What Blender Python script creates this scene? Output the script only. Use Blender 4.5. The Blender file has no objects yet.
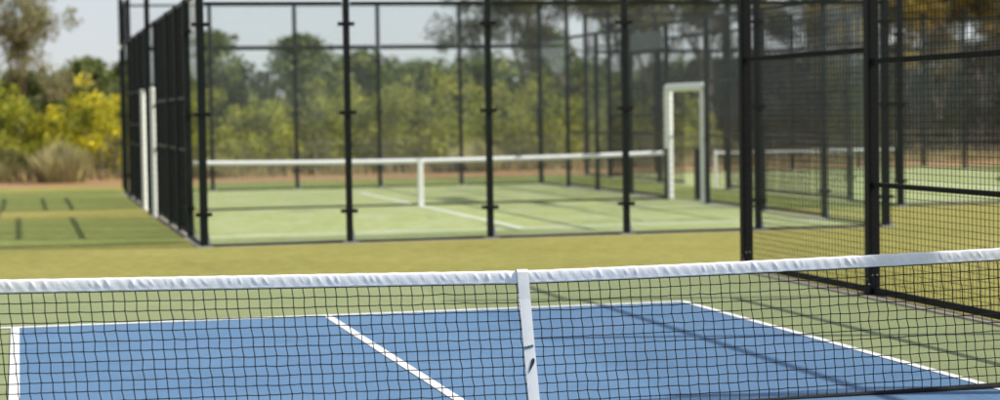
import bpy, math, random
import numpy as np
from mathutils import Vector, Matrix

random.seed(7)
rng = np.random.default_rng(11)
scene = bpy.context.scene
C = scene.collection
R = math.radians

# ------------------------------------------------------------------ camera
cam_d = bpy.data.cameras.new('camera')
cam = bpy.data.objects.new('camera', cam_d)
C.objects.link(cam)
scene.camera = cam
cam_d.sensor_fit = 'HORIZONTAL'
cam_d.sensor_width = 36.0
cam_d.lens = 71.89
cam_d.clip_start = 0.1
cam_d.clip_end = 3000
right = Vector((0.97201448, -0.23443376, -0.01512178))
up = Vector((0.02516449, 0.039906, 0.99888651))
back = Vector((-0.23356927, -0.97131268, 0.04468862))
cam.matrix_world = Matrix(((right.x, up.x, back.x, -2.8613),
                           (right.y, up.y, back.y, -11.3928),
                           (right.z, up.z, back.z, 1.7928),
                           (0, 0, 0, 1)))
cam_d.dof.use_dof = True
cam_d.dof.focus_distance = 12.9
cam_d.dof.aperture_fstop = 1.55

# ------------------------------------------------------------------ light
SUN = Vector((1.2, -0.34, 1.0)).normalized()
SUN_EL = math.asin(SUN.z)
SUN_ROT = math.atan2(SUN.x, SUN.y)
world = bpy.data.worlds.new('World')
scene.world = world
world.use_nodes = True
wn = world.node_tree
wn.nodes.clear()
sky = wn.nodes.new('ShaderNodeTexSky')
sky.sky_type = 'NISHITA'
sky.sun_disc = False
sky.sun_elevation = SUN_EL
sky.sun_rotation = SUN_ROT
sky.altitude = 0
sky.air_density = 1.0
sky.dust_density = 0.6
sky.ozone_density = 2.0
bg = wn.nodes.new('ShaderNodeBackground')
bg.inputs['Strength'].default_value = 0.108
wo = wn.nodes.new('ShaderNodeOutputWorld')
veil = wn.nodes.new('ShaderNodeMix'); veil.data_type = 'RGBA'     # thin even high cloud over the clear sky
veil.inputs['Factor'].default_value = 0.72
veil.inputs['B'].default_value = (3.95, 4.12, 4.62, 1)
wn.links.new(sky.outputs[0], veil.inputs['A'])
wn.links.new(veil.outputs['Result'], bg.inputs[0])
wn.links.new(bg.outputs[0], wo.inputs[0])

sun_d = bpy.data.lights.new('sun', 'SUN')
sun_d.energy = 4.0
sun_d.angle = R(0.8)
sun_d.color = (1.0, 0.95, 0.87)
sun = bpy.data.objects.new('sun', sun_d)
C.objects.link(sun)
sun.rotation_euler = SUN.to_track_quat('Z', 'Y').to_euler()
sun.location = SUN * 60

scene.view_settings.view_transform = 'Standard'
scene.view_settings.look = 'None'
scene.view_settings.gamma = 1.0
scene.view_settings.exposure = 0.6
scene.view_settings.use_curve_mapping = False
scene.render.engine = 'CYCLES'
scene.cycles.transparent_max_bounces = 48
scene.cycles.max_bounces = 8
scene.cycles.use_denoising = True

# ------------------------------------------------------------------ helpers
def setp(o, label=None, cat=None, group=None, kind=None):
    if label: o['label'] = label
    if cat: o['category'] = cat
    if group: o['group'] = group
    if kind: o['kind'] = kind
    return o

def thing(name, label, cat, loc=(0, 0, 0), group=None):
    o = bpy.data.objects.new(name, None)
    o.empty_display_size = 0.2
    C.objects.link(o)
    o.location = loc
    return setp(o, label, cat, group)

def copy_tree(o, parent=None, skip=()):
    if o.name.split('.')[0] in skip: return None
    c = o.copy()
    C.objects.link(c)
    if parent: c.parent = parent
    for ch in list(o.children):
        copy_tree(ch, c, skip)
    return c

class MB:
    """collects geometry for one mesh object"""
    def __init__(s): s.v = []; s.f = []
    def add(s, vs, fs):
        b = len(s.v); s.v += [tuple(q) for q in vs]; s.f += [tuple(i + b for i in f) for f in fs]
    def box(s, x0, x1, y0, y1, z0, z1):
        s.add([(x0, y0, z0), (x1, y0, z0), (x1, y1, z0), (x0, y1, z0), (x0, y0, z1), (x1, y0, z1), (x1, y1, z1), (x0, y1, z1)],
              [(0, 3, 2, 1), (4, 5, 6, 7), (0, 1, 5, 4), (1, 2, 6, 5), (2, 3, 7, 6), (3, 0, 4, 7)])
        return s
    def bbox(s, x0, x1, y0, y1, z0, z1, b=.006):
        """upright box with chamfered vertical and end edges"""
        def ring(z, i):
            return [(x0 + b + i, y0 + i, z), (x1 - b - i, y0 + i, z), (x1 - i, y0 + b + i, z), (x1 - i, y1 - b - i, z),
                    (x1 - b - i, y1 - i, z), (x0 + b + i, y1 - i, z), (x0 + i, y1 - b - i, z), (x0 + i, y0 + b + i, z)]
        vs = ring(z0, 0) + ring(z1 - b, 0) + ring(z1, b * .6)
        fs = [tuple(range(7, -1, -1)), tuple(range(16, 24))]
        for k in (0, 8):
            for i in range(8):
                j = (i + 1) % 8
                fs.append((k + i, k + j, k + 8 + j, k + 8 + i))
        s.add(vs, fs); return s
    def tube(s, pts, rad, n=6, cap=True):
        pts = [Vector(p) for p in pts]
        if not hasattr(rad, '__len__'): rad = [rad] * len(pts)
        b = len(s.v)
        ref = Vector((0, 0, 1))
        for i, p in enumerate(pts):
            d = (pts[min(i + 1, len(pts) - 1)] - pts[max(i - 1, 0)])
            d = d.normalized() if d.length > 1e-9 else Vector((0, 0, 1))
            if abs(d.dot(ref)) > .95: ref = Vector((1, 0, 0)) if abs(d.x) < .9 else Vector((0, 1, 0))
            u = d.cross(ref).normalized(); w = d.cross(u)
            for k in range(n):
                a = 2 * math.pi * k / n
                s.v.append(tuple(p + (u * math.cos(a) + w * math.sin(a)) * rad[i]))
        for i in range(len(pts) - 1):
            for k in range(n):
                k2 = (k + 1) % n
                s.f.append((b + i * n + k, b + i * n + k2, b + (i + 1) * n + k2, b + (i + 1) * n + k))
        if cap:
            s.f.append(tuple(b + k for k in range(n - 1, -1, -1)))
            e = b + (len(pts) - 1) * n
            s.f.append(tuple(e + k for k in range(n)))
        return s
    def build(s, name, mat, parent=None, smooth=False):
        me = bpy.data.meshes.new(name)
        me.from_pydata(s.v, [], s.f)
        me.materials.append(mat)
        if smooth: me.polygons.foreach_set('use_smooth', [True] * len(me.polygons))
        me.update()
        o = bpy.data.objects.new(name, me)
        C.objects.link(o)
        if parent: o.parent = parent
        return o

def quads_mesh(name, V, mat, parent=None):
    """V: (n,4,3) array of leaf quads"""
    n = len(V)
    me = bpy.data.meshes.new(name)
    me.vertices.add(n * 4); me.loops.add(n * 4); me.polygons.add(n)
    me.vertices.foreach_set('co', V.reshape(-1).astype(np.float32))
    me.loops.foreach_set('vertex_index', np.arange(n * 4, dtype=np.int32))
    me.polygons.foreach_set('loop_start', np.arange(0, n * 4, 4, dtype=np.int32))
    me.polygons.foreach_set('loop_total', np.full(n, 4, dtype=np.int32))
    me.materials.append(mat)
    me.update(calc_edges=True)
    o = bpy.data.objects.new(name, me)
    C.objects.link(o)
    if parent: o.parent = parent
    return o

# ------------------------------------------------------------------ materials
def new_mat(name):
    m = bpy.data.materials.new(name); m.use_nodes = True
    nt = m.node_tree
    return m, nt, nt.nodes['Principled BSDF'], nt.links

def noise(nt, scale, detail=4, rough=.6, coord='Object', vec=None):
    tc = nt.nodes.new('ShaderNodeTexCoord')
    n = nt.nodes.new('ShaderNodeTexNoise')
    n.inputs['Scale'].default_value = scale; n.inputs['Detail'].default_value = detail; n.inputs['Roughness'].default_value = rough
    if vec:
        mp = nt.nodes.new('ShaderNodeMapping'); mp.inputs['Scale'].default_value = vec
        nt.links.new(tc.outputs[coord], mp.inputs[0]); nt.links.new(mp.outputs[0], n.inputs['Vector'])
    else:
        nt.links.new(tc.outputs[coord], n.inputs['Vector'])
    return n

def ramp(nt, src, stops):
    r = nt.nodes.new('ShaderNodeValToRGB')
    e = r.color_ramp.elements
    while len(e) < len(stops): e.new(.5)
    for i, (p, c) in enumerate(stops):
        e[i].position = p; e[i].color = (*c, 1)
    nt.links.new(src, r.inputs[0])
    return r

def mixc(nt, a, b, fac, mode='MIX'):
    m = nt.nodes.new('ShaderNodeMix'); m.data_type = 'RGBA'; m.blend_type = mode
    for sock, val in ((m.inputs['Factor'], fac), (m.inputs['A'], a), (m.inputs['B'], b)):
        if isinstance(val, (int, float)): sock.default_value = val
        elif isinstance(val, tuple): sock.default_value = (*val, 1)
        else: nt.links.new(val, sock)
    return m.outputs['Result']

def bump(nt, b, src, strength, dist):
    n = nt.nodes.new('ShaderNodeBump'); n.inputs['Strength'].default_value = strength; n.inputs['Distance'].default_value = dist
    nt.links.new(src, n.inputs['Height']); nt.links.new(n.outputs[0], b.inputs['Normal'])

def turf_mat(name, c1, c2, c3, fine=90, bstr=.8, worn=None):
    """artificial turf: broad tone patches, mown streaks, fibre grain"""
    m, nt, b, L = new_mat(name)
    big = noise(nt, .45, 5, .65)
    base = ramp(nt, big.outputs['Fac'], [(.3, c1), (.52, c2), (.75, c3)]).outputs[0]
    mid = noise(nt, 5, 5, .7)
    g1 = ramp(nt, mid.outputs['Fac'], [(.3, (.68, .70, .68)), (.7, (1.24, 1.22, 1.15))]).outputs[0]
    col = mixc(nt, base, g1, .8, 'MULTIPLY')
    fn = noise(nt, fine, 3, .8)
    g2 = ramp(nt, fn.outputs['Fac'], [(.28, (.55, .58, .5)), (.72, (1.35, 1.32, 1.25))]).outputs[0]
    col = mixc(nt, col, g2, .85, 'MULTIPLY')
    if worn:
        wn_ = noise(nt, 1.1, 6, .72)
        k = ramp(nt, wn_.outputs['Fac'], [(.48, (0, 0, 0)), (.66, (1, 1, 1))]).outputs[0]
        sc = nt.nodes.new('ShaderNodeMath'); sc.operation = 'MULTIPLY'; sc.inputs[1].default_value = .55
        L.new(k, sc.inputs[0])
        col = mixc(nt, col, worn, sc.outputs[0])
    L.new(col, b.inputs['Base Color'])
    b.inputs['Roughness'].default_value = .9
    b.inputs['Specular IOR Level'].default_value = .15
    bump(nt, b, fn.outputs['Fac'], bstr, .02)
    return m

def acrylic_mat(name, c, dark, light):
    """painted acrylic hard court: fine sand grain, scuffs and faint water marks"""
    m, nt, b, L = new_mat(name)
    big = noise(nt, .7, 6, .7)
    base = ramp(nt, big.outputs['Fac'], [(.3, dark), (.5, c), (.72, light)]).outputs[0]
    gr = noise(nt, 160, 2, .7)
    g = ramp(nt, gr.outputs['Fac'], [(.3, (.72, .72, .72)), (.7, (1.22, 1.22, 1.22))]).outputs[0]
    col = mixc(nt, base, g, .8, 'MULTIPLY')
    sc = noise(nt, 3.2, 8, .75, vec=(1, .25, 1))
    k = ramp(nt, sc.outputs['Fac'], [(.58, (0, 0, 0)), (.74, (.35, .35, .35))]).outputs[0]
    col = mixc(nt, col, light, k)
    vo = nt.nodes.new('ShaderNodeTexVoronoi'); vo.inputs['Scale'].default_value = 1.6; vo.inputs['Randomness'].default_value = 1
    tcv = nt.nodes.new('ShaderNodeTexCoord'); L.new(tcv.outputs['Object'], vo.inputs['Vector'])
    bm_ = ramp(nt, vo.outputs['Distance'], [(.03, (.5, .5, .5)), (.085, (0, 0, 0))]).outputs[0]       # worn ball marks
    col = mixc(nt, col, light, bm_)
    st2 = noise(nt, 1.7, 9, .8)
    k2 = ramp(nt, st2.outputs['Fac'], [(.33, (.80, .81, .83)), (.47, (1, 1, 1)), (.60, (1, 1, 1)), (.70, (1.09, 1.08, 1.06))]).outputs[0]  # water stains
    col = mixc(nt, col, k2, 1.0, 'MULTIPLY')
    L.new(col, b.inputs['Base Color'])
    b.inputs['Roughness'].default_value = .72
    b.inputs['Specular IOR Level'].default_value = .3
    bump(nt, b, gr.outputs['Fac'], .35, .004)
    return m

def simple_mat(name, c, rough=.5, metal=0, var=.2, scale=6, spec=.5, bmp=0, bscale=60):
    m, nt, b, L = new_mat(name)
    n = noise(nt, scale, 5, .65)
    lo = tuple(x * (1 - var) for x in c); hi = tuple(min(1, x * (1 + var)) for x in c)
    r = ramp(nt, n.outputs['Fac'], [(.3, lo), (.7, hi)])
    L.new(r.outputs[0], b.inputs['Base Color'])
    b.inputs['Roughness'].default_value = rough; b.inputs['Metallic'].default_value = metal
    b.inputs['Specular IOR Level'].default_value = spec
    if bmp:
        n2 = noise(nt, bscale, 4, .7); bump(nt, b, n2.outputs['Fac'], bmp, .01)
    return m

def leaf_mat(name, c1, c2, c3, trans=.35, patch=.9, rough=.55):
    m, nt, b, L = new_mat(name)
    n = noise(nt, patch, 3, .6)
    r = ramp(nt, n.outputs['Fac'], [(.32, c1), (.5, c2), (.68, c3)]).outputs[0]
    geo = nt.nodes.new('ShaderNodeNewGeometry')
    v = ramp(nt, geo.outputs['Random Per Island'], [(0, (.55, .58, .5)), (.5, (1, 1, 1)), (1, (1.75, 1.65, 1.3))]).outputs[0]  # random leaf tone, bright end raised to paint in highlights
    col = mixc(nt, r, v, 1.0, 'MULTIPLY')
    L.new(col, b.inputs['Base Color'])
    b.inputs['Roughness'].default_value = rough; b.inputs['Specular IOR Level'].default_value = .25
    tr = nt.nodes.new('ShaderNodeBsdfTranslucent'); L.new(col, tr.inputs[0])
    mx = nt.nodes.new('ShaderNodeMixShader'); mx.inputs[0].default_value = trans
    out = nt.nodes['Material Output']
    L.new(b.outputs[0], mx.inputs[1]); L.new(tr.outputs[0], mx.inputs[2]); L.new(mx.outputs[0], out.inputs[0])
    return m

def glass_mat():
    m, nt, b, L = new_mat('toughened_glass')
    nt.nodes.remove(b)
    t = nt.nodes.new('ShaderNodeBsdfTransparent'); t.inputs[0].default_value = (.975, .99, .985, 1)
    g = nt.nodes.new('ShaderNodeBsdfGlossy'); g.inputs['Roughness'].default_value = .03; g.inputs[0].default_value = (.9, .95, .95, 1)
    d = nt.nodes.new('ShaderNodeBsdfDiffuse'); d.inputs[0].default_value = (.55, .62, .6, 1)
    fr = nt.nodes.new('ShaderNodeFresnel'); fr.inputs[0].default_value = 1.3
    mx = nt.nodes.new('ShaderNodeMixShader'); mx2 = nt.nodes.new('ShaderNodeMixShader')
    n = noise(nt, 1.3, 6, .7)                                   # dust film on the pane
    k = ramp(nt, n.outputs['Fac'], [(.33, (.005, .005, .005)), (.7, (.028, .028, .028))]).outputs[0]
    L.new(k, mx.inputs[0]); L.new(t.outputs[0], mx.inputs[1]); L.new(d.outputs[0], mx.inputs[2])
    ge = nt.nodes.new('ShaderNodeNewGeometry')                  # reflect once, at the outer face
    inv = nt.nodes.new('ShaderNodeMath'); inv.operation = 'SUBTRACT'; inv.inputs[0].default_value = 1
    mu = nt.nodes.new('ShaderNodeMath'); mu.operation = 'MULTIPLY'
    L.new(ge.outputs['Backfacing'], inv.inputs[1]); L.new(inv.outputs[0], mu.inputs[0]); L.new(fr.outputs[0], mu.inputs[1])
    L.new(mu.outputs[0], mx2.inputs[0]); L.new(mx.outputs[0], mx2.inputs[1]); L.new(g.outputs[0], mx2.inputs[2])
    L.new(mx2.outputs[0], nt.nodes['Material Output'].inputs[0])
    return m

M = {}
M['soil'] = turf_mat('sandy_soil', (.30, .17, .09), (.36, .21, .12), (.42, .27, .16), fine=30, bstr=.5)
M['yellow_turf'] = turf_mat('dry_yellow_turf', (.275, .262, .072), (.325, .30, .088), (.372, .335, .11), fine=70)
M['green_turf'] = turf_mat('green_turf', (.20, .235, .065), (.235, .265, .078), (.27, .29, .095), fine=70)
M['padel_turf'] = turf_mat('padel_turf', (.32, .365, .15), (.375, .415, .18), (.43, .46, .23), fine=80, bstr=.5, worn=(.50, .49, .36))
M['apron'] = acrylic_mat('green_acrylic', (.235, .27, .12), (.215, .25, .11), (.265, .30, .14))
M['blue'] = acrylic_mat('blue_acrylic', (.098, .193, .322), (.086, .175, .30), (.116, .212, .345))
M['line'] = simple_mat('white_line_paint', (.76, .76, .74), .7, var=.08, scale=14)
M['padel_line'] = simple_mat('white_turf_line', (.62, .64, .54), .9, var=.12, scale=10)
M['concrete'] = simple_mat('concrete', (.36, .31, .25), .9, var=.22, scale=5, bmp=.4)
M['steel'] = simple_mat('dark_green_steel', (.006, .010, .0095), .5, var=.3, scale=3, spec=.2)
M['black'] = simple_mat('black_steel', (.005, .0055, .006), .55, var=.35, scale=4, spec=.18)
M['wire'] = simple_mat('coated_wire', (.006, .007, .007), .6, var=.2, spec=.15)
M['galv'] = simple_mat('galvanised_steel', (.38, .40, .41), .45, .6, var=.2)
M['weathered'] = simple_mat('weathered_steel', (.17, .16, .13), .7, .2, var=.3)
M['pad'] = simple_mat('white_padding', (.80, .80, .75), .65, var=.1, scale=18, bmp=.3, bscale=30)
M['cord'] = simple_mat('black_net_cord', (.007, .008, .009), .75, var=.3, scale=30, spec=.2)
M['band'] = simple_mat('black_webbing', (.006, .006, .007), .85, var=.3, scale=20, bmp=.3)
M['tape'] = simple_mat('white_vinyl_tape', (.80, .80, .81), .5, var=.04, scale=9, bmp=.25, bscale=22)
M['strap'] = simple_mat('white_strap', (.80, .79, .77), .7, var=.05, scale=30, bmp=.25, bscale=120)
M['teal'] = simple_mat('teal_print', (.03, .13, .16), .6, var=.5, scale=160)
M['navy'] = simple_mat('navy_print', (.012, .018, .05), .6, var=.2)
M['banner'] = simple_mat('grey_screen_cloth', (.10, .115, .115), .85, var=.15)
M['glass'] = glass_mat()
M['bark'] = simple_mat('grey_brown_bark', (.10, .075, .055), .9, var=.4, scale=4, bmp=.5, bscale=14)
M['pale_bark'] = simple_mat('pale_gum_bark', (.25, .21, .17), .85, var=.35, scale=3, bmp=.4, bscale=9)
M['leaf_yellow'] = leaf_mat('wattle_blossom', (0.186, 0.216, 0.0364), (0.535, 0.481, 0.0364), (0.721, 0.632, 0.0572), .35, .8)
M['leaf_lime'] = leaf_mat('lime_leaf', (0.234, 0.263, 0.035), (0.338, 0.35, 0.04), (0.442, 0.413, 0.05), .35)
M['leaf_olive'] = leaf_mat('olive_leaf', (0.164, 0.185, 0.028), (0.24, 0.251, 0.04), (0.328, 0.316, 0.06), .3)
M['leaf_pale'] = leaf_mat('pale_olive_leaf', (0.218, 0.238, 0.0462), (0.315, 0.327, 0.0655), (0.412, 0.398, 0.0928), .3)
M['leaf_dark'] = leaf_mat('dark_leaf', (0.0835, 0.112, 0.0393), (0.121, 0.155, 0.0496), (0.175, 0.202, 0.0647), .22)
M['leaf_gum'] = leaf_mat('gum_leaf', (0.0759, 0.0894, 0.0468), (0.118, 0.126, 0.0655), (0.169, 0.163, 0.0858), .25)
M['leaf_gold'] = leaf_mat('golden_gum_leaf', (0.132, 0.11, 0.0256), (0.242, 0.18, 0.032), (0.418, 0.3, 0.048), .35)
M['leaf_grey'] = leaf_mat('grey_green_leaf', (0.165, 0.173, 0.0906), (0.239, 0.23, 0.121), (0.313, 0.288, 0.158), .25)
M['dry'] = leaf_mat('dry_grass', (.28, .22, .11), (.36, .29, .15), (.43, .36, .20), .3, 1.2)
M['tuft'] = leaf_mat('tussock_blade', (0.33, 0.308, 0.154), (0.418, 0.385, 0.209), (0.506, 0.462, 0.275), .5, 2.0)
M['leaf_shade'] = leaf_mat('shaded_leaf', (0.0162, 0.0168, 0.006), (0.0234, 0.0224, 0.0078), (0.036, 0.0304, 0.0102), .2)  # shade behind the wire fence put into a near-black leaf colour
M['twig'] = leaf_mat('brown_twiggy_leaf', (0.112, 0.111, 0.042), (0.158, 0.153, 0.0595), (0.203, 0.196, 0.077), .25)

# ------------------------------------------------------------------ ground and courts
def sheet(name, x0, x1, y0, y1, z, mat):
    mb = MB(); mb.add([(x0, y0, z), (x1, y0, z), (x1, y1, z), (x0, y1, z)], [(0, 1, 2, 3)])
    return setp(mb.build(name, mat), kind='structure')

XL, XC, XR, YB = -2.93, -0.25, 3.07, 6.08
FX = 4.90
sheet('ground', -900, 900, -300, 1500, -0.012, M['soil'])
sheet('turf_field', -40, 60, 10.0, 41.5, -0.004, M['yellow_turf'])
sheet('far_turf_strip', -0.2, 60, 36.15, 41.2, 0.000, M['green_turf'])
sheet('side_turf_strip', -30, -0.6, 17.0, 24.3, 0.000, M['green_turf'])
sheet('middle_turf_strip', 9.76, 12.1, 21.5, 36.1, 0.000, M['green_turf'])
sheet('side_turf_border', -30, -0.6, 28.0, 37.6, 0.000, M['green_turf'])
sheet('court_surround', -14, FX - .12, -16, 10.0, 0.000, M['apron'])
sheet('verge_turf', FX + .06, 40, -16, 10.0, -0.004, M['yellow_turf'])
sheet('blue_court', XL, XR, -YB, YB, 0.004, M['blue'])
ln = MB()
def strip(mb, x0, x1, y0, y1, z=.008):
    mb.add([(x0, y0, z), (x1, y0, z), (x1, y1, z), (x0, y1, z)], [(0, 1, 2, 3)])
strip(ln, XL - .035, XL + .035, -YB, YB - .05)
strip(ln, XR - .035, XR + .035, -YB, YB - .05)
strip(ln, XC - .035, XC + .035, .2, YB - .05)
strip(ln, -5.5, XR + .035, YB - .05, YB + .05)
setp(ln.build('court_line', M['line']), kind='structure')
kb = MB(); kb.box(FX - .15, FX - .04, -14, 9.4, -.05, .018)
setp(kb.build('kerb', M['concrete']), kind='structure')

# ------------------------------------------------------------------ pickleball net in the foreground
def top_z(x):           # crest of the tape: pulled down at the strap
    a = abs(x)
    return .849 + (.0165 * a if x < 0 else .004 * a + .0028 * a * a)
HT = .075
net = thing('court_net', 'black net with a creased white top tape and white centre strap across the blue court', 'net')
NX0, NX1 = -3.32, 3.32
# tape: a folded sleeve with diagonal creases
nseg, prof = 1300, 21
cre = []
x = NX0
while x < NX1:
    cre.append((x, random.choice((.2, .4, .7, 1.0, 1.2, 1.5)), random.uniform(.4, 1.2), random.uniform(.006, .013)))
    x += random.uniform(.035, .09)
def crease(x, t):
    """t 0 at the bottom hem, 1 at the crest"""
    h = 0
    for cx_, amp, sl, w in cre:
        if abs(cx_ - x) > .16: continue
        u = x - (cx_ - sl * .055 * (t - .6))
        h += amp * math.exp(-(u / w) ** 2)
    return h
vs, fs = [], []
for i in range(nseg + 1):
    x = NX0 + (NX1 - NX0) * i / nseg
    zt = top_z(x) + .0007 * math.sin(x * 31) + .0006 * math.sin(x * 57 + 1)
    hh = HT + .0007 * math.sin(x * 23 + 2)
    for k in range(prof):
        s = k / (prof - 1)
        ang = s * 2 * math.pi
        # flattened loop, open seam hidden under the hem
        if s <= .5:
            t = s / .5; side = -1
        else:
            t = (1 - s) / .5; side = 1
        th = .0055 + .0055 * min(1, t * 1.6) * math.sqrt(max(0, 1 - max(0, (t - .80) / .20) ** 2)) * (1 if t < 1 else 0)
        y = side * th
        if side < 0:
            c = crease(x, t) * min(1, t * 2.2) * (1 if t > .3 else t / .3)
            y -= .0030 * c * max(0, math.sin(min(1, max(0, (t - .16) / .80)) * math.pi)) + .0005 * math.sin(x * 90 + t * 5) - .0016 * math.exp(-((t - .15) / .05) ** 2)
        z = zt - hh + hh * t + .0004 * crease(x, t) * t
        vs.append((x, y, z))
for i in range(nseg):
    for k in range(prof):
        k2 = (k + 1) % prof
        fs.append((i * prof + k, (i + 1) * prof + k, (i + 1) * prof + k2, i * prof + k2))
tm = MB(); tm.add(vs, fs); tm.build('tape', M['tape'], net, smooth=True)
# seam cord under the hem
sm = MB(); sm.tube([(NX0 + (NX1 - NX0) * i / 120, 0, top_z(NX0 + (NX1 - NX0) * i / 120) - HT - .004) for i in range(121)], .0035, 6)
sm.build('hem_cord', M['cord'], net, smooth=True)
# netting: knotted cords
ncol, nrow = 105, 14
def knot(i, j):
    x = NX0 + (NX1 - NX0) * i / ncol
    zt = top_z(x) - HT - .004
    z0 = .012 + .022 * min(1, max(0, (abs(x) - 1.2) / 1.9))
    q = j / nrow
    z = zt + (z0 - zt) * q
    x += .062 * q + (.0026 if j % 2 else -.0018) * (1 if j else 0)
    if 0 < j < nrow:
        x += KJ[i, j, 0]; z += KJ[i, j, 1]
    return Vector((x, KJ[i, j, 2], z))
KJ = np.stack([rng.normal(0, .0015, (ncol + 1, nrow + 1)), rng.normal(0, .0013, (ncol + 1, nrow + 1)),
               rng.normal(0, .003, (ncol + 1, nrow + 1))], -1)
nm = MB()
CR = .0030
for i in range(ncol + 1):
    nm.tube([knot(i, j) for j in range(nrow + 1)], CR, 5)
for j in range(1, nrow):
    pts = []
    for i in range(ncol + 1):
        p = knot(i, j); pts.append(p)
        if i < ncol:
            q = knot(i + 1, j); mid_ = (p + q) / 2; mid_.z -= .0012; pts.append(mid_)
    nm.tube(pts, CR, 5)
for i in range(ncol + 1):                                         # knots
    for j in range(1, nrow):
        p = knot(i, j)
        nm.tube([p - Vector((0, 0, .0055)), p - Vector((0, 0, .003)), p + Vector((0, 0, .003)), p + Vector((0, 0, .0055))],
                [.001, .0042, .0042, .001], 5, False)
nm.build('netting', M['cord'], net, smooth=True)
bb = MB()
N = 90
pv, pf = [], []
for i in range(N + 1):
    x = NX0 + (NX1 - NX0) * i / N
    k_ = min(1, max(0, (abs(x) - 1.2) / 1.9))
    hgt = .006 + .03 * k_
    for yy, zz in ((-.028 + .016 * k_, 0), (-.030 + .016 * k_, hgt * .5), (-.024 + .016 * k_, hgt), (.012, hgt), (.014, hgt * .5), (.012, 0)):
        pv.append((x + .05, yy, .0045 + zz))
for i in range(N):
    for k in range(6):
        pf.append((i * 6 + k, (i + 1) * 6 + k, (i + 1) * 6 + (k + 1) % 6, i * 6 + (k + 1) % 6))
bb.add(pv, pf); bb.build('bottom_band', M['band'], net)
# centre strap, slightly slanted, wrapped over the tape
st = MB()
pts = []
SW = .034
zt = top_z(0) + .004
def sx(z): return .004 + .068 * (1 - z / .85)
vs, fs = [], []
path = [(-.012, .012), (-.0105, .25), (-.0105, .50), (-.012, .68), (-.019, .765), (-.0225, zt - .012), (-.016, zt + .001), (0, zt + .003), (.016, zt + .001), (.0225, zt - .012), (.019, .765), (.011, .68), (.009, .4), (.009, .012)]
for (y, z) in path:
    for k in range(5):
        o_ = (k / 4 - .5) * 2
        vs.append((sx(z) + o_ * SW, y - .0006 * (1 - o_ * o_) * (1 if y < 0 else -1), z))
for i in range(len(path) - 1):
    for k in range(4):
        fs.append((i * 5 + k, i * 5 + k + 1, (i + 1) * 5 + k + 1, (i + 1) * 5 + k))
st.add(vs, fs)
so = st.build('strap', M['strap'], net)
sol = so.modifiers.new('thick', 'SOLIDIFY'); sol.thickness = .0025; sol.offset = -1
lb = MB()                                                           # woven label and printed mark on the strap
z = .388
for k in range(9):
    x0 = sx(z) - .032 + k * .0062
    lb.box(x0, x0 + .0056, -.0150, -.0105, z - .004 + k * .0012, z + .0085 + k * .0012 + (.003 if k % 3 == 1 else 0))
lb.build('woven_label', M['teal'], so)
mk = MB()
z = .285
out = [(.014, .045), (.022, .036), (.021, .018), (.010, -.004), (-.004, -.028), (-.013, -.045), (-.010, -.022), (-.002, .012), (.004, .034)]
f_ = [(sx(z) + a, -.0142, z + b_) for a, b_ in out]; g_ = [(sx(z) + a, -.0110, z + b_) for a, b_ in out]
n = len(out)
mk.add(f_ + g_, [tuple(range(n - 1, -1, -1)), tuple(range(n, 2 * n))] + [(i, (i + 1) % n, n + (i + 1) % n, n + i) for i in range(n)])
mk.build('printed_mark', M['navy'], so)
for sgn in (-1, 1):
    pm = MB(); pm.tube([(sgn * 3.37, 0, 0), (sgn * 3.37, 0, .90), (sgn * 3.37, 0, .93)], [.04, .04, .03], 16)
    pm.box(sgn * 3.37 - .09, sgn * 3.37 + .09, -.09, .09, 0, .012)
    pm.build('post', M['black'], net)

# ------------------------------------------------------------------ wire fence along the right sideline
def wire_panel(axis, fixed, a0, a1, z0, z1, da, dz, r, name, mat, parent, cloth=False):
    """axis 'y': panel lies in x = fixed and runs along y; axis 'x' the other way"""
    mb = MB()
    def bx(p0, p1, q0, q1, t0, t1):
        if axis == 'y': mb.box(fixed + t0, fixed + t1, p0, p1, q0, q1)
        else: mb.box(p0, p1, fixed + t0, fixed + t1, q0, q1)
    na = max(1, round((a1 - a0) / da)); nz = max(1, round((z1 - z0) / dz))
    for i in range(na + 1):
        a = a0 + (a1 - a0) * i / na
        bx(a - r, a + r, z0, z1, -r, r)
    for j in range(nz + 1):
        zz = z0 + (z1 - z0) * j / nz
        bx(a0, a1, zz - r, zz + r, -r * 2.8, -r * 1.02)
    return mb.build(name, mat, parent)

fence = thing('wire_fence', 'tall black steel fence of square wire mesh beside the blue court', 'fence', (0, 0, 0))
FY = [9.31, 5.97, 2.63, -0.71, -4.05, -7.39]
FH = 3.15
for i, y in enumerate(FY):
    p = MB(); p.bbox(FX - .055, FX + .055, y - .055, y + .055, -.008, FH + .05)
    po = p.build('post', M['black'], fence)
    bp = MB(); bp.box(FX - .10, FX + .10, y - .10, y + .10, -.01, .028)
    bp.build('base_plate', M['black'], po)
    for dy in (-.025, .02):
        s_ = MB(); s_.tube([(FX - .056, y + dy - .03, .14 + dy), (FX - .062, y + dy - .03, .14 + dy)], .009, 8)
        s_.build('bolt', M['galv'], po)
        s_ = MB(); s_.tube([(FX + dy, y - .056, .20), (FX + dy, y - .063, .20)], .009, 8)
        s_.build('bolt', M['galv'], po)
for i in range(len(FY) - 1):
    y1, y0 = FY[i] - .056, FY[i + 1] + .056
    zt = 2.31 if i == 0 else 2.20
    rails = [(.055, .06), (zt, .052)] + ([(1.05, .045)] if i > 0 else [])
    for z, h in rails:
        r_ = MB(); r_.box(FX - .022, FX + .022, y0, y1, z - h / 2, z + h / 2)
        r_.build('rail', M['black'], fence)
    wire_panel('y', FX - .03, y0, y1, .09, FH - .02,   .075, .057, .0020, 'mesh_panel', M['wire'], fence)

# ------------------------------------------------------------------ padel court cages
GH, SH, TH = 3.28, 3.46, 4.40       # glass height, full height at the ends

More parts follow.
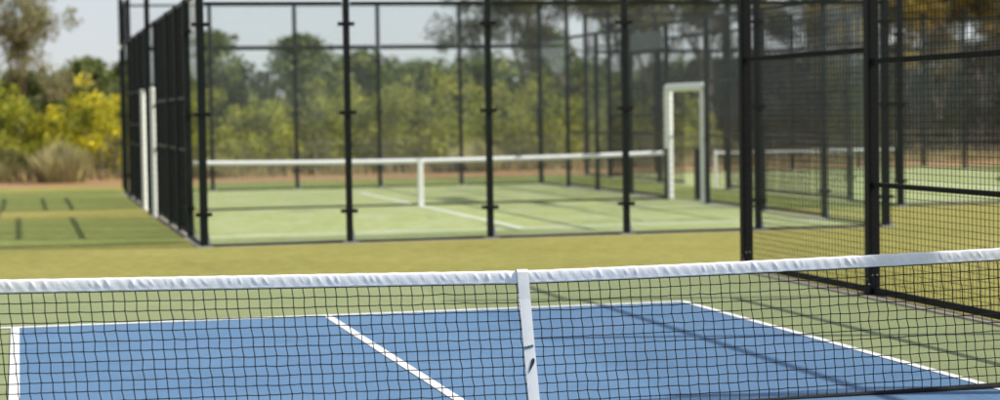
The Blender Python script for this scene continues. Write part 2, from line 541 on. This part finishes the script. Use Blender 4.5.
def post_mesh(w, h, parent, x, y, name='post', mat=None, plate=True, light_gusset=True):
    p = MB(); p.bbox(x - w / 2, x + w / 2, y - w / 2, y + w / 2, -.004, h)
    po = p.build(name, mat or M['steel'], parent)
    if plate:
        b = MB(); b.box(x - .11, x + .11, y - .11, y + .11, -.004, .016)
        s = 1
        b.add([(x + w / 2, y - .012, .016), (x + .10, y - .012, .016), (x + w / 2, y - .012, .22),
               (x + w / 2, y + .012, .016), (x + .10, y + .012, .016), (x + w / 2, y + .012, .22)],
              [(0, 1, 2), (5, 4, 3), (0, 3, 4, 1), (1, 4, 5, 2), (2, 5, 3, 0)])
        b.build('base_plate', M['galv'] if light_gusset else M['steel'], po)
    return po

def clamps(po, x, y, axis, heights=(.44, 1.80, 3.02)):
    for z in heights:
        c = MB()
        if axis == 'x': c.box(x - .11, x + .11, y - .062, y + .062, z - .025, z + .025)
        else: c.box(x - .062, x + .062, y - .11, y + .11, z - .025, z + .025)
        c.build('clamp', M['black'], po)

def glass(parent, axis, fixed, a0, a1, z0=.035, z1=GH - .03):
    m = MB()
    if axis == 'x': m.box(a0, a1, fixed - .005, fixed + .005, z0, z1)
    else: m.box(fixed - .005, fixed + .005, a0, a1, z0, z1)
    return m.build('glass_panel', M['glass'], parent)

def rail(parent, axis, fixed, a0, a1, z, h=.05, w=.05):
    m = MB()
    if axis == 'x': m.box(a0, a1, fixed - w / 2, fixed + w / 2, z - h / 2, z + h / 2)
    else: m.box(fixed - w / 2, fixed + w / 2, a0, a1, z - h / 2, z + h / 2)
    return m.build('rail', M['steel'], parent)

def padded_bar(parent, p0, p1, r=.075):
    """white padding in stitched segments round a steel upright"""
    p0, p1 = Vector(p0), Vector(p1)
    n = max(2, round((p1 - p0).length / .12))
    pts, rad = [], []
    for i in range(n):
        for t, k in ((.02, .93), (.2, 1), (.5, 1.03), (.8, 1), (.98, .93)):
            pts.append(p0.lerp(p1, (i + t) / n)); rad.append(r * k)
    m = MB(); m.tube(pts, rad, 12)
    return m.build('door_pad', M['pad'], parent, smooth=True)

def padel_cage(loc, label):
    t = thing('padel_cage', label, 'padel cage', loc, 'glass padel cages')
    for yw in (0.0, 20.0):
        for k in range(6):
            x = 2.0 * k
            w = .085 if k not in (0, 5) else .105
            po = post_mesh(w, TH, t, x, yw)
            clamps(po, x, yw, 'x')
        for k in range(5):
            a0, a1 = 2 * k + .065, 2 * k + 2 - .065
            glass(t, 'x', yw, a0, a1)
            rail(t, 'x', yw, a0, a1, GH + (.08 if yw else .02), .10 if yw else .05, .06)
            rail(t, 'x', yw, a0, a1, TH - .03, .045, .045)
            ch = MB(); ch.box(a0, a1, yw - .025, yw + .025, -.003, .034); ch.build('glass_channel', M['steel'], t)
            wire_panel('x', yw, a0, a1, GH + .14, TH - .07, .1, .1, .0015, 'mesh_panel', M['wire'], t)
    for xw, ys, door in ((0.0, [2.2, 4.0, 5.9, 8.8, 11.7, 13.6, 15.6, 17.8], (8.8, 11.7)),
                         (10.0, [2.3, 5.0, 7.85, 10.2, 12.6, 15.1, 17.5], (7.85, 10.2))):
        full = [0.0] + ys + [20.0]
        for y in ys:
            tall = (y == ys[-1])
            po = post_mesh(.085 if xw > 5 else .10, TH if tall else SH + .03, t, xw, y, light_gusset=True)
            if y in (ys[0], ys[-1]): clamps(po, xw, y, 'y')
        for a, b in zip(full[:-1], full[1:]):
            a0, a1 = a + .062, b - .062
            isdoor = (a, b) == door
            end = a == 0.0 or b == 20.0
            rail(t, 'y', xw, a0, a1, SH, .06, .05)
            if end:
                glass(t, 'y', xw, a0, a1, z1=SH - .04)
                rail(t, 'y', xw, a0, a1, TH - .03, .045, .045)
                wire_panel('y', xw, a0, a1, SH + .06, TH - .07, .1, .1, .0015, 'mesh_panel', M['wire'], t)
                ch = MB(); ch.box(xw - .025, xw + .025, a0, a1, -.003, .034); ch.build('glass_channel', M['steel'], t)
            elif isdoor:
                rail(t, 'y', xw, a0, a1, 2.36, .05, .05)
                wire_panel('y', xw, a0, a1, 2.40, SH - .04, .1, .1, .0017, 'mesh_panel', M['wire'], t)
            else:
                hs = (.06, 1.28, 2.30) if xw > 5 else ((.06, 1.28, 2.05) if b < 9 else (.06, 1.20, 1.62, 2.30))
                for z in hs: rail(t, 'y', xw, a0, a1, z, .04 if xw > 5 else .05, .04)
                wire_panel('y', xw, a0, a1, .09, SH - .04, *((.05, .05, .0024) if xw < 5 else (.1, .1, .0017)), 'mesh_panel', M['wire'], t)
        top = 2.14 if xw > 5 else 2.30
        ins = -.02 if xw > 5 else -.13
        d0, d1 = (door[0] + .16, door[1] - .16) if xw > 5 else (8.1, 10.9)
        padded_bar(t, (xw + ins, d0, 0.0), (xw + ins, d0, top), .055 if xw > 5 else .045)
        padded_bar(t, (xw + ins, d1, 0.0), (xw + ins, d1, top), .085 if xw > 5 else .045)
        if xw > 5: padded_bar(t, (xw + ins, d0 - .06, top + .05), (xw + ins, d1 + .06, top + .05), .075)
    # tall floodlight poles clamped to the sides
    for x, y, z0 in ((-.11, 9.45, 0.0), (10.09, 6.95, 2.33)):
        p = MB(); p.bbox(x - .045, x + .045, y - .045, y + .045, z0, 6.2)
        po = p.build('light_pole', M['steel'], t)
        h = MB(); h.box(x - .25, x + .25, y - .16, y + .16, 6.2, 6.28); h.build('lamp_head', M['black'], po)
    sc = MB(); sc.box(9.955, 9.985, 10.35, 12.4, 2.98, 3.33); so_ = sc.build('screen_cloth', M['banner'], t)
    hb = MB(); hb.box(9.95, 9.99, 10.35, 12.4, 2.90, 2.98); hb.build('hem_bar', M['black'], so_)
    return t

def padel_net(loc, label):
    t = thing('padel_net', label, 'net', loc, 'padel nets')
    def tz(x): return .88 + .06 * ((x - 5) / 5) ** 2
    n = 50
    tp = MB(); vs, fs = [], []
    for i in range(n + 1):
        x = .12 + 9.76 * i / n
        for y, dz in ((-.012, 0), (-.014, .055), (0, .085), (.014, .055), (.012, 0)):
            vs.append((x, y, tz(x) - .06 + dz))
    for i in range(n):
        for k in range(5):
            fs.append((i * 5 + k, (i + 1) * 5 + k, (i + 1) * 5 + (k + 1) % 5, i * 5 + (k + 1) % 5))
    tp.add(vs, fs); tp.build('tape', M['tape'], t, True)
    nt_ = MB()
    for i in range(196):
        x = .12 + 9.76 * i / 195
        nt_.box(x - .0012, x + .0012, -.0012, .0012, .05, tz(x) - .06)
    for j in range(1, 17):
        z = .05 + .80 * j / 17
        nt_.box(.12, 9.88, -.0012, .0012, z - .0012, z + .0012)
    nt_.build('netting', M['cord'], t)
    b = MB(); b.box(.12, 9.88, -.01, .01, .02, .055); b.build('bottom_band', M['band'], t)
    s = MB(); s.bbox(5 - .05, 5 + .05, -.03, .03, 0, .905, .01); s.build('strap', M['strap'], t)
    for x in (.09, 9.91):
        p = MB(); p.bbox(x - .035, x + .035, -.035, .035, 0, 1.0); p.build('post', M['steel'], t)
    return t

PX, PY = -0.44, 15.91
cage = padel_cage((PX, PY, 0), 'large dark green padel cage of clear glass panels and steel posts in the middle')
pnet = padel_net((PX, PY + 10, 0), 'white taped padel net with white centre strap inside the large middle glass cage')
QX, QY = 12.25, 21.2
cage2 = copy_tree(cage, None, ('door_pad', 'screen_cloth', 'light_pole')); cage2.location = (QX, QY, 0)
for ch in list(cage2.children):                     # the farther cage has wider bays: no intermediate posts on some bays
    if ch.name.split('.')[0] == 'post' and ch.data.vertices[0].co.y > .5 and ch.data.vertices[0].co.y < 19 and \
            any(abs(ch.data.vertices[0].co.y - q) < .2 for q in (4.0, 5.9, 11.7, 15.6, 5.0, 10.2, 15.1)):
        for g in list(ch.children): bpy.data.objects.remove(g)
        bpy.data.objects.remove(ch)
cage2['label'] = 'farther padel cage at right, seen through the black wire fence'
pnet2 = thing('practice_net', 'short distant white taped net seen through the black wire fence left panel', 'net', (QX + .1, QY + 9.8, 0))
m_ = MB(); m_.box(0, 4.3, -.010, .010, .755, .805); m_.build('tape', M['tape'], pnet2)
m_ = MB()
for i in range(87): m_.box(i * .05 - .0012, i * .05 + .0012, -.0012, .0012, .05, .74)
for j in range(15): m_.box(0, 4.3, -.0024, -.0014, .05 + j * .046 - .0012, .05 + j * .046 + .0012)
m_.build('netting', M['cord'], pnet2)
for x in (-.04, 4.34):
    m_ = MB(); m_.bbox(x - .03, x + .03, -.03, .03, 0, .84); m_.build('post', M['pad'] if x < 0 else M['steel'], pnet2)

for X0, Y0, w in ((PX, PY, 0), (QX, QY, 0)):
    sheet('padel_court', X0 + .03, X0 + 9.97, Y0 + .03, Y0 + 19.97, .002, M['padel_turf'])
    pl = MB()
    strip(pl, X0 + .06, X0 + 9.94, Y0 + 2.05, Y0 + 2.2, .006); strip(pl, X0 + .06, X0 + 9.94, Y0 + 16.9, Y0 + 17.0, .006)
    strip(pl, X0 + 4.94, X0 + 5.06, Y0 + 2.2, Y0 + 16.9, .006)
    setp(pl.build('padel_line', M['padel_line']), kind='structure')
    for xa, xb in ((X0 - .09, X0 + .03), (X0 + 9.97, X0 + 10.16)):
        k = MB(); k.box(xa, xb, Y0 - .1, Y0 + 20.1, -.06, .0015); setp(k.build('concrete_edging', M['concrete']), kind='structure')
    for ya, yb in ((Y0 - .12, Y0 + .03), (Y0 + 19.97, Y0 + 20.12)):
        k = MB(); k.box(X0 + .03, X0 + 9.97, ya, yb, -.06, .0015); setp(k.build('concrete_edging', M['concrete']), kind='structure')

# lone posts round the cages
t = thing('steel_post', 'tall dark post standing just beyond the back left corner of the large cage', 'post', (-.33, 38.9, 0))
p = MB(); p.bbox(-.06, .06, -.06, .06, -.004, 4.7); p.build('shaft', M['steel'], t)
p = MB(); p.box(-.09, .09, -.09, .09, 3.45, 3.55); p.build('clip', M['pad'], t)
t = thing('bollard', 'short dark green post seen through the white padded doorway', 'post', (10.0, 25.55, 0))
p = MB(); p.bbox(-.06, .06, -.06, .06, 0, .98); p.build('shaft', M['steel'], t)
p = MB(); p.box(-.07, .07, -.07, .07, .98, 1.0); p.build('cap', M['black'], t)

# low wire fence in front of the shrubs
t = thing('low_wire_fence', 'low wire fence with a thin pale top rail in front of the shrubs', 'fence', (0, 0, 0))
for i in range(19):
    x = -.6 + i * 2.0
    p = MB(); p.tube([(x, 45.6, -.01), (x, 45.6, .98)], .016, 8); p.build('post', M['weathered'], t)
r_ = MB(); r_.tube([(-.6, 45.6, .95), (35.4, 45.6, .95)], .010, 8); r_.build('rail', M['weathered'], t)
r_ = MB()
for z in (.25, .48, .72): r_.tube([(-.6, 45.62, z), (35.4, 45.62, z)], .004, 5)
r_.build('wire', M['galv'], t)

# ------------------------------------------------------------------ vegetation
def leaves(centers, L_, W_, droop=0.0):
    """a folded-diamond leaf quad at each centre"""
    n = len(centers)
    d = rng.normal(size=(n, 3)); d[:, 2] -= droop
    d /= np.linalg.norm(d, axis=1, keepdims=True)
    u = rng.normal(size=(n, 3)); u -= d * (u * d).sum(1, keepdims=True)
    u /= np.linalg.norm(u, axis=1, keepdims=True)
    s = rng.uniform(.6, 1.35, (n, 1))
    a = d * L_ * s / 2; b = u * W_ * s / 2
    return np.stack([centers - a, centers + b - a * .1, centers + a, centers - b - a * .1], 1)

def blob(c, r, n, flat=1.0):
    p = rng.normal(size=(n, 3)); p /= np.linalg.norm(p, axis=1, keepdims=True)
    rr = rng.uniform(.15, 1.0, (n, 1)) ** .55
    return np.array(c) + p * rr * np.array([r, r, r * flat])

def shrub(name, label, X, Y, h, w, mat, n=5000, L_=.13, W_=.06, cat='shrub', group='shrubs behind the courts', base=.1, lean=0, wild=.25, nclump=46):
    t = thing(name, label, cat, (X, Y, -.01), group)
    st_ = MB(); cs = []
    for k in range(nclump):
        a = random.uniform(0, 2 * math.pi); q = math.sqrt(random.random())
        rad = w / 2 * q * .86
        hmax = h * (1 - .75 * q ** 2.2) * random.uniform(1 - wild, 1.0)
        z = h * base + (hmax - h * base) * random.random() ** .55
        r = random.uniform(.10, .2) * min(h, w) * (1.1 - .45 * z / h)
        cs.append(((rad * math.cos(a) + lean * z, rad * math.sin(a) * .8, max(r * .55, z - r * .6)), r))
    for k in range(9):
        c, r = cs[k * 3]
        b0 = (random.uniform(-.12, .12), random.uniform(-.1, .1), -.05)
        st_.tube([b0, (c[0] * .45 + random.uniform(-.1, .1), c[1] * .45, c[2] * .5), c], [.045, .028, .008], 5)
    for k in range(12):       # long wands that break the outline
        c, r = random.choice(cs)
        e = (c[0] * 1.12 + random.uniform(-.2, .2), c[1] * 1.1, min(h * 1.08, c[2] + random.uniform(.2, .55)))
        st_.tube([(c[0] * .6, c[1] * .6, c[2] * .7), c, e], [.012, .008, .003], 4)
        cs.append((e, random.uniform(.05, .10) * min(h, w)))
    st_.build('stem', M['bark'], t)
    tot = sum(r ** 2 for _, r in cs)
    P = np.concatenate([blob(c, r, max(12, int(n * r ** 2 / tot)), .85) for c, r in cs])
    P[:, 2] = np.maximum(P[:, 2], .03)
    quads_mesh('foliage', leaves(P, L_, W_), mat, t)
    return t

def branch(mb, p, d, ln_, r, depth, tips, spread=.55, gnarl=.16):
    pts, rad = [p.copy()], [r]
    n = 5
    q = p.copy(); dd = d.copy()
    for i in range(n):
        dd = (dd + Vector((random.gauss(0, gnarl), random.gauss(0, gnarl), random.gauss(.03, gnarl * .5)))).normalized()
        q = q + dd * ln_ / n
        pts.append(q.copy()); rad.append(r * (1 - .5 * (i + 1) / n))
        if depth <= 1 and i >= 2: tips.append((q.copy(), depth))
    mb.tube(pts, rad, 7 if r > .05 else 5)
    if depth == 0: return
    for k in range(random.choice((2, 3, 3))):
        a = random.uniform(0, 2 * math.pi)
        side = dd.cross(Vector((math.cos(a), math.sin(a), .3))).normalized()
        nd = (dd + side * random.uniform(spread * .6, spread * 1.4)).normalized()
        st0 = pts[-1] if k < 2 else pts[3]
        branch(mb, st0, nd, ln_ * random.uniform(.6, .8), rad[-1] * .8, depth - 1, tips, spread, gnarl)

def gum(name, label, X, Y, h, mat, bark='bark', n=6000, clump=.55, bole=.38, r=.14, group='trees behind the courts', cat='tree', lean=0., L_=.17, W_=.05, flat=.6, depth=3, spread=.55):
    t = thing(name, label, cat, (X, Y, -.02), group)
    mb = MB(); tips = []
    bp = [Vector((0, 0, -.05))]
    for i in range(1, 6):
        bp.append(Vector((lean * h * bole * i / 5 + random.gauss(0, .04), random.gauss(0, .04), h * bole * i / 5)))
    mb.tube(bp, [r * 1.35] + [r * (1.1 - .07 * i) for i in range(1, 6)], 9)
    nl = random.choice((2, 3, 3))
    a0 = random.uniform(0, 6.28)
    for k in range(nl):
        a = a0 + k * 2 * math.pi / nl + random.uniform(-.4, .4)
        d = Vector((math.cos(a) * spread * .8 + lean, math.sin(a) * spread * .8, 1)).normalized()
        branch(mb, bp[-1], d, h * (1 - bole) * .48, r * .6, depth - 1, tips, spread)
    mb.build('trunk', M[bark], t, smooth=True)
    per = max(10, n // max(1, len(tips)))
    P = np.concatenate([blob(tuple(q + Vector((random.gauss(0, .15), random.gauss(0, .15), -.05))), clump * random.uniform(.55, 1.25), int(per * random.uniform(.4, 1.5)), flat) for q, _ in tips])
    P[:, 2] = np.maximum(P[:, 2], .3)
    quads_mesh('crown', leaves(P, L_, W_, .8), mat, t)
    return t

def dense_tree(name, label, X, Y, h, w, mat, n=7000, bole=.02, L_=.2, W_=.11, group='trees behind the courts', r=.16, nclump=40):
    t = thing(name, label, 'tree', (X, Y, -.02), group)
    mb = MB(); cs = []
    mb.tube([(0, 0, -.05), (.05, 0, h * .3), (-.03, .04, h * .6), (.02, 0, h * .85)], [r, r * .8, r * .5, r * .2], 8)
    for k in range(nclump):
        a = random.uniform(0, 6.28); u = random.random() ** .8
        z = h * (bole + (1 - bole) * u)
        prof = math.sin(min(1, (u * .82 + .18)) * math.pi) ** .6
        q = random.random() ** .5
        rr = random.uniform(.13, .23) * w
        cs.append(((w / 2 * prof * q * math.cos(a) * .85, w / 2 * prof * q * math.sin(a) * .85, min(z, h - rr * .6)), rr))
    for k in range(0, nclump, 3):
        c, r_ = cs[k]
        mb.tube([(0, 0, c[2] * .55), (c[0] * .5, c[1] * .5, c[2] * .8), c], [.06, .04, .012], 5)
    mb.build('trunk', M['bark'], t, smooth=True)
    tot = sum(q ** 2 for _, q in cs)
    P = np.concatenate([blob(c, q, max(12, int(n * q ** 2 / tot)), .8) for c, q in cs])
    quads_mesh('crown', leaves(P, L_, W_), mat, t)
    return t

# left of the cage
shrub('lime_shrub', 'lime green shrub at the left edge of the picture, left of the yellow wattle', -3.5, 49.5, 3.7, 3.8, M['leaf_lime'], 11000)
shrub('yellow_wattle', 'bright yellow flowering wattle left of the dark cage', -1.0, 49.6, 3.3, 4.0, M['leaf_yellow'], 15000, wild=.18, nclump=80)
shrub('low_yellow_wattle', 'lower yellow wattle touching the left side of the dark cage', .35, 50.6, 2.9, 2.4, M['leaf_yellow'], 7500, wild=.2, nclump=50)
shrub('twiggy_shrub', 'low brown twiggy shrub at the left edge below the lime shrub', -3.2, 47.4, 1.35, 2.2, M['twig'], 3500, L_=.1, W_=.03)
shrub('twiggy_shrub', 'low brown twiggy shrub between the grass tussock and the cage corner', -.1, 47.6, 1.55, 2.1, M['twig'], 3500, L_=.1, W_=.03)
shrub('dull_shrub', 'dull olive shrub behind the grass tussock under the yellow wattle', -1.9, 48.4, 1.5, 2.2, M['leaf_lime'], 4200)
gum('gum_tree', 'airy grey gum tree at the far upper left above the lime shrub', -3.0, 62, 5.3, M['leaf_grey'], 'bark', 10000, .32, .12, .1, lean=.0, spread=.42, depth=4, flat=.8, L_=.14)
gum('gum_tree', 'grey gum tree cut by the upper left picture edge', -4.3, 60, 6.0, M['leaf_grey'], 'bark', 9000, .34, .14, .1, lean=.0, spread=.5, depth=4, flat=.8, L_=.14)
dense_tree('dark_tree', 'dark green tree directly left of the cage, above the yellow wattle', -.5, 66, 4.0, 3.6, M['leaf_dark'], 7000)
dense_tree('dark_tree', 'dark tree between the grey gum and the tree above the wattle', -2.6, 70, 3.7, 3.4, M['leaf_dark'], 6000)
dense_tree('dark_tree', 'dark tree peeping out right beside the cage left wall', 1.35, 68, 3.9, 3.2, M['leaf_dark'], 6000)

def tussock(label, X, Y, h, w, n, mat):
    t = thing('grass_tussock', label, 'grass tussock', (X, Y, -.01), 'grass tussocks along the soil strip')
    a = rng.uniform(0, 2 * np.pi, n); sp = rng.uniform(0, 1, n) ** .7
    b0 = np.stack([np.cos(a) * .34 * w * sp, np.sin(a) * .34 * w * sp, np.full(n, -.03)], 1)
    hh = h * rng.uniform(.6, 1.0, n) * (1 - .35 * sp)
    tip = b0 + np.stack([np.cos(a) * w * .22 * sp, np.sin(a) * w * .22 * sp, hh], 1)
    mid_ = (b0 + tip) / 2; mid_[:, 2] += hh * .14
    sd = np.stack([-np.sin(a), np.cos(a), np.zeros(n)], 1) * .017
    low = np.stack([b0 - sd, b0 + sd, mid_ + sd * .8, mid_ - sd * .8], 1)
    hi = np.stack([mid_ - sd * .8, mid_ + sd * .8, tip + sd * .1, tip - sd * .1], 1)
    quads_mesh('blades', np.concatenate([low, hi]), mat, t)
tussock('big pale grass tussock in front of the yellow wattle', -1.72, 45.2, 1.35, 1.9, 1500, M['tuft'])
tussock('pale tussock cut by the left picture edge', -3.85, 46.2, .95, 1.5, 1300, M['tuft'])
tussock('pale tussock behind the back glass near the padel net strap', 10.4, 46.6, 1.1, 1.8, 1500, M['tuft'])
tussock('pale tussock behind the back glass near its left corner post', 2.6, 46.4, .8, 1.4, 1200, M['tuft'])

# behind the cage: (kind, X, Y, h, w, material, where)
for i, (nm_, X, Y, h, w, mt, lab) in enumerate([
    ('olive_shrub', 2.3, 48.8, 2.5, 2.8, 'leaf_olive', 'olive shrub just inside the cage left corner, behind the back glass'),
    ('yellow_green_shrub', 4.4, 49.6, 2.85, 3.0, 'leaf_lime', 'yellow green shrub behind the back glass, left of the second front post'),
    ('olive_shrub', 3.1, 53.0, 3.1, 3.2, 'leaf_olive', 'taller olive shrub rising behind the yellow green shrub'),
    ('olive_shrub', 6.3, 50.5, 3.2, 3.2, 'leaf_olive', 'dull olive shrub directly behind the second front post'),
    ('pale_shrub', 7.7, 51.0, 3.9, 3.8, 'leaf_pale', 'pale olive shrub right of the second front post'),
    ('pale_shrub', 9.6, 50.0, 3.7, 3.4, 'leaf_pale', 'pale olive shrub left of the padel net strap'),
    ('pale_shrub', 11.3, 51.5, 4.0, 4.0, 'leaf_pale', 'tallest pale olive shrub behind the third front post'),
    ('pale_shrub', 13.3, 50.2, 3.7, 3.6, 'leaf_pale', 'pale olive shrub right of the third front post'),
    ('olive_shrub', 15.0, 51.0, 3.3, 3.4, 'leaf_olive', 'olive shrub behind the back right corner of the cage'),
    ('olive_shrub', 17.0, 50.5, 2.8, 3.4, 'leaf_olive', 'olive shrub between the fourth front post and the white doorway'),
    ('olive_shrub', 19.0, 52.0, 2.7, 3.2, 'leaf_olive', 'olive shrub seen through the white padded doorway'),
    ('dark_shrub', 21.2, 51.5, 2.6, 3.6, 'leaf_shade', 'dark shrub right of the white doorway beside the near fence end post'),
    ('dark_shrub', 23.8, 52.0, 2.7, 3.6, 'leaf_shade', 'dark shrub behind the left panel of the wire fence'),
    ('dark_shrub', 26.6, 52.5, 2.7, 3.8, 'leaf_shade', 'dark shrub right of the second wire fence post'),
    ('dark_shrub', 29.6, 52.5, 2.8, 4.0, 'leaf_shade', 'dark shrub at the right edge behind the wire fence'),
    ('twiggy_shrub', 1.6, 47.6, 1.1, 2.2, 'twig', 'brown twiggy shrub low behind the cage left wall'),
    ('twiggy_shrub', 5.5, 47.8, 1.2, 2.6, 'twig', 'brown twiggy shrub low behind the glass left of the second front post'),
    ('twiggy_shrub', 8.3, 47.7, 1.2, 2.8, 'twig', 'brown twiggy shrub low behind the middle of the padel net'),
    ('twiggy_shrub', 12.4, 47.9, 1.3, 3.0, 'twig', 'brown twiggy shrub low behind the third front post'),
    ('twiggy_shrub', 15.6, 48.0, 1.2, 3.0, 'twig', 'brown twiggy shrub low behind the cage right wall'),
    ('twiggy_shrub', 18.6, 48.2, 1.2, 3.0, 'twig', 'brown twiggy shrub low behind the white padded doorway'),
]):
    tw = mt == 'twig'
    shrub(nm_, lab, X, Y, h, w, M[mt], 4000 if tw else 6500, L_=.10 if tw else .13, W_=.03 if tw else .055, wild=.3)
dense_tree('dark_tree', 'dark tree standing behind the first glass panel near the left post', 4.3, 64, 4.9, 3.8, M['leaf_dark'], 9000, nclump=60)
dense_tree('dark_tree', 'round dark tree above the shrubs left of the second front post', 7.4, 63, 4.75, 4.0, M['leaf_dark'], 8000)
dense_tree('dark_tree', 'dark tree behind the second front post', 10.2, 66, 4.2, 4.2, M['leaf_dark'], 7500)
dense_tree('dark_tree', 'low dark tree between the second and third front posts', 13.4, 70, 3.9, 4.6, M['leaf_dark'], 7500)
dense_tree('dark_tree', 'dark tree behind the third front post', 16.2, 70, 4.1, 4.4, M['leaf_dark'], 7500)
dense_tree('dark_tree', 'round dark tree right of the third front post rising above the shrubs', 17.6, 66, 5.1, 3.8, M['leaf_dark'], 8000)
dense_tree('dark_tree', 'dark tree between the back right corner and the fourth front post', 20.0, 68, 3.9, 4.2, M['leaf_dark'], 7000)
dense_tree('dark_tree', 'dark tree behind the white padded doorway', 23.6, 68, 3.6, 4.2, M['leaf_dark'], 7000)
dense_tree('dark_tree', 'dark tree between the doorway and the wire fence end post', 27.2, 68, 3.9, 4.6, M['leaf_dark'], 7000)

for (X, Y, h, mt, bk, n, ln_, lab) in [
    (15.2, 58, 7.0, 'leaf_gum', 'bark', 6500, .02, 'leafy tall gum at the back right corner of the cage'),
    (16.9, 60, 7.2, 'leaf_gum', 'bark', 6500, .05, 'tall gum tree left of the fourth front post'),
    (18.4, 57, 6.8, 'leaf_gum', 'bark', 6500, -.03, 'tall gum tree right behind the fourth front post'),
    (20.1, 60, 7.2, 'leaf_gum', 'bark', 6500, .04, 'thick trunked gum tree above the white padded doorway'),
    (21.2, 56, 6.6, 'leaf_gum', 'bark', 6000, -.05, 'leaning gum tree above the right side of the white doorway'),
    (22.6, 61, 7.4, 'leaf_gum', 'bark', 6500, .02, 'tall gum tree beside the wire fence end post'),
    (24.0, 56, 6.8, 'leaf_gum', 'bark', 6500, .02, 'tall gum tree behind the left wire fence panel'),
    (26.2, 57, 6.2, 'leaf_gold', 'bark', 8000, .0, 'golden brown gum tree just right of the second wire fence post'),
    (28.3, 56, 6.2, 'leaf_gold', 'bark', 9000, .02, 'golden gum tree in the middle of the right wire fence panel'),
    (30.4, 57, 6.4, 'leaf_gold', 'bark', 9000, -.02, 'golden gum tree at the right edge of the picture'),
    (32.6, 58, 6.6, 'leaf_gum', 'bark', 6000, .0, 'dark gum tree cut by the right picture edge'),
]:
    gum('gum_tree', lab, X, Y, h, M[mt], bk, int(n * (1.4 if mt == 'leaf_gum' else 2.0)), .42 if mt == 'leaf_gum' else .5, .30 if mt == 'leaf_gum' else .22, .15, lean=ln_, depth=4, spread=.62, flat=.75)
    
for (X, Y, h, w, lab) in [
    (22.5, 60, 3.6, 4.4, 'dense dark tree low behind the near fence end post'),
    (25.2, 61, 3.8, 4.6, 'dense dark tree low behind the left wire fence panel'),
    (28.0, 60, 4.0, 4.8, 'dense dark tree just right of the second wire fence post'),
    (30.8, 61, 4.1, 5.0, 'dense dark tree behind the middle of the right wire fence panel'),
    (33.8, 60, 4.2, 5.0, 'dense dark tree at the right edge behind the wire fence'),
    (37.0, 61, 4.3, 5.0, 'dense dark tree beyond the right picture edge')]:
    dense_tree('dark_tree', lab, X, Y, h, w, M['leaf_shade'], 8000)

# dry undergrowth and far woodland: countless, read as masses
n = 11000
X = rng.uniform(-14, 42, n); Y = 46.0 + rng.gamma(2.0, 1.0, n)
a = rng.uniform(0, 2 * np.pi, n); hh = rng.uniform(.15, .5, n) * (.6 + .4 * np.sin(X * 1.7) ** 2)
b0 = np.stack([X, Y, np.full(n, -.02)], 1)
tip = b0 + np.stack([np.cos(a) * .25 * hh, np.sin(a) * .25 * hh, hh], 1)
sd = np.stack([np.sin(a), -np.cos(a), np.zeros(n)], 1) * .022
g = quads_mesh('dry_undergrowth', np.stack([b0 - sd, b0 + sd, tip + sd * .2, tip - sd * .2], 1), M['dry'])
setp(g, 'pale dry grass and litter growing along the foot of the shrubs', 'grass', kind='stuff')
P = []
for k in range(420):
    x = random.uniform(-60, 90); y = random.uniform(84, 112)
    h = random.uniform(2.2, 4.2)
    r = random.uniform(1.2, 2.4)
    P.append(blob((x, y, h - r * .5), r, 110, .9)); P.append(blob((x, y, h * .4), r, 60, .9))
P = np.concatenate(P); P[:, 2] = np.maximum(P[:, 2], .05)
g = quads_mesh('far_woodland', leaves(P, .55, .38), M['leaf_dark'])
setp(g, 'far dark belt of woodland closing the view behind the trees', 'woodland', kind='stuff')
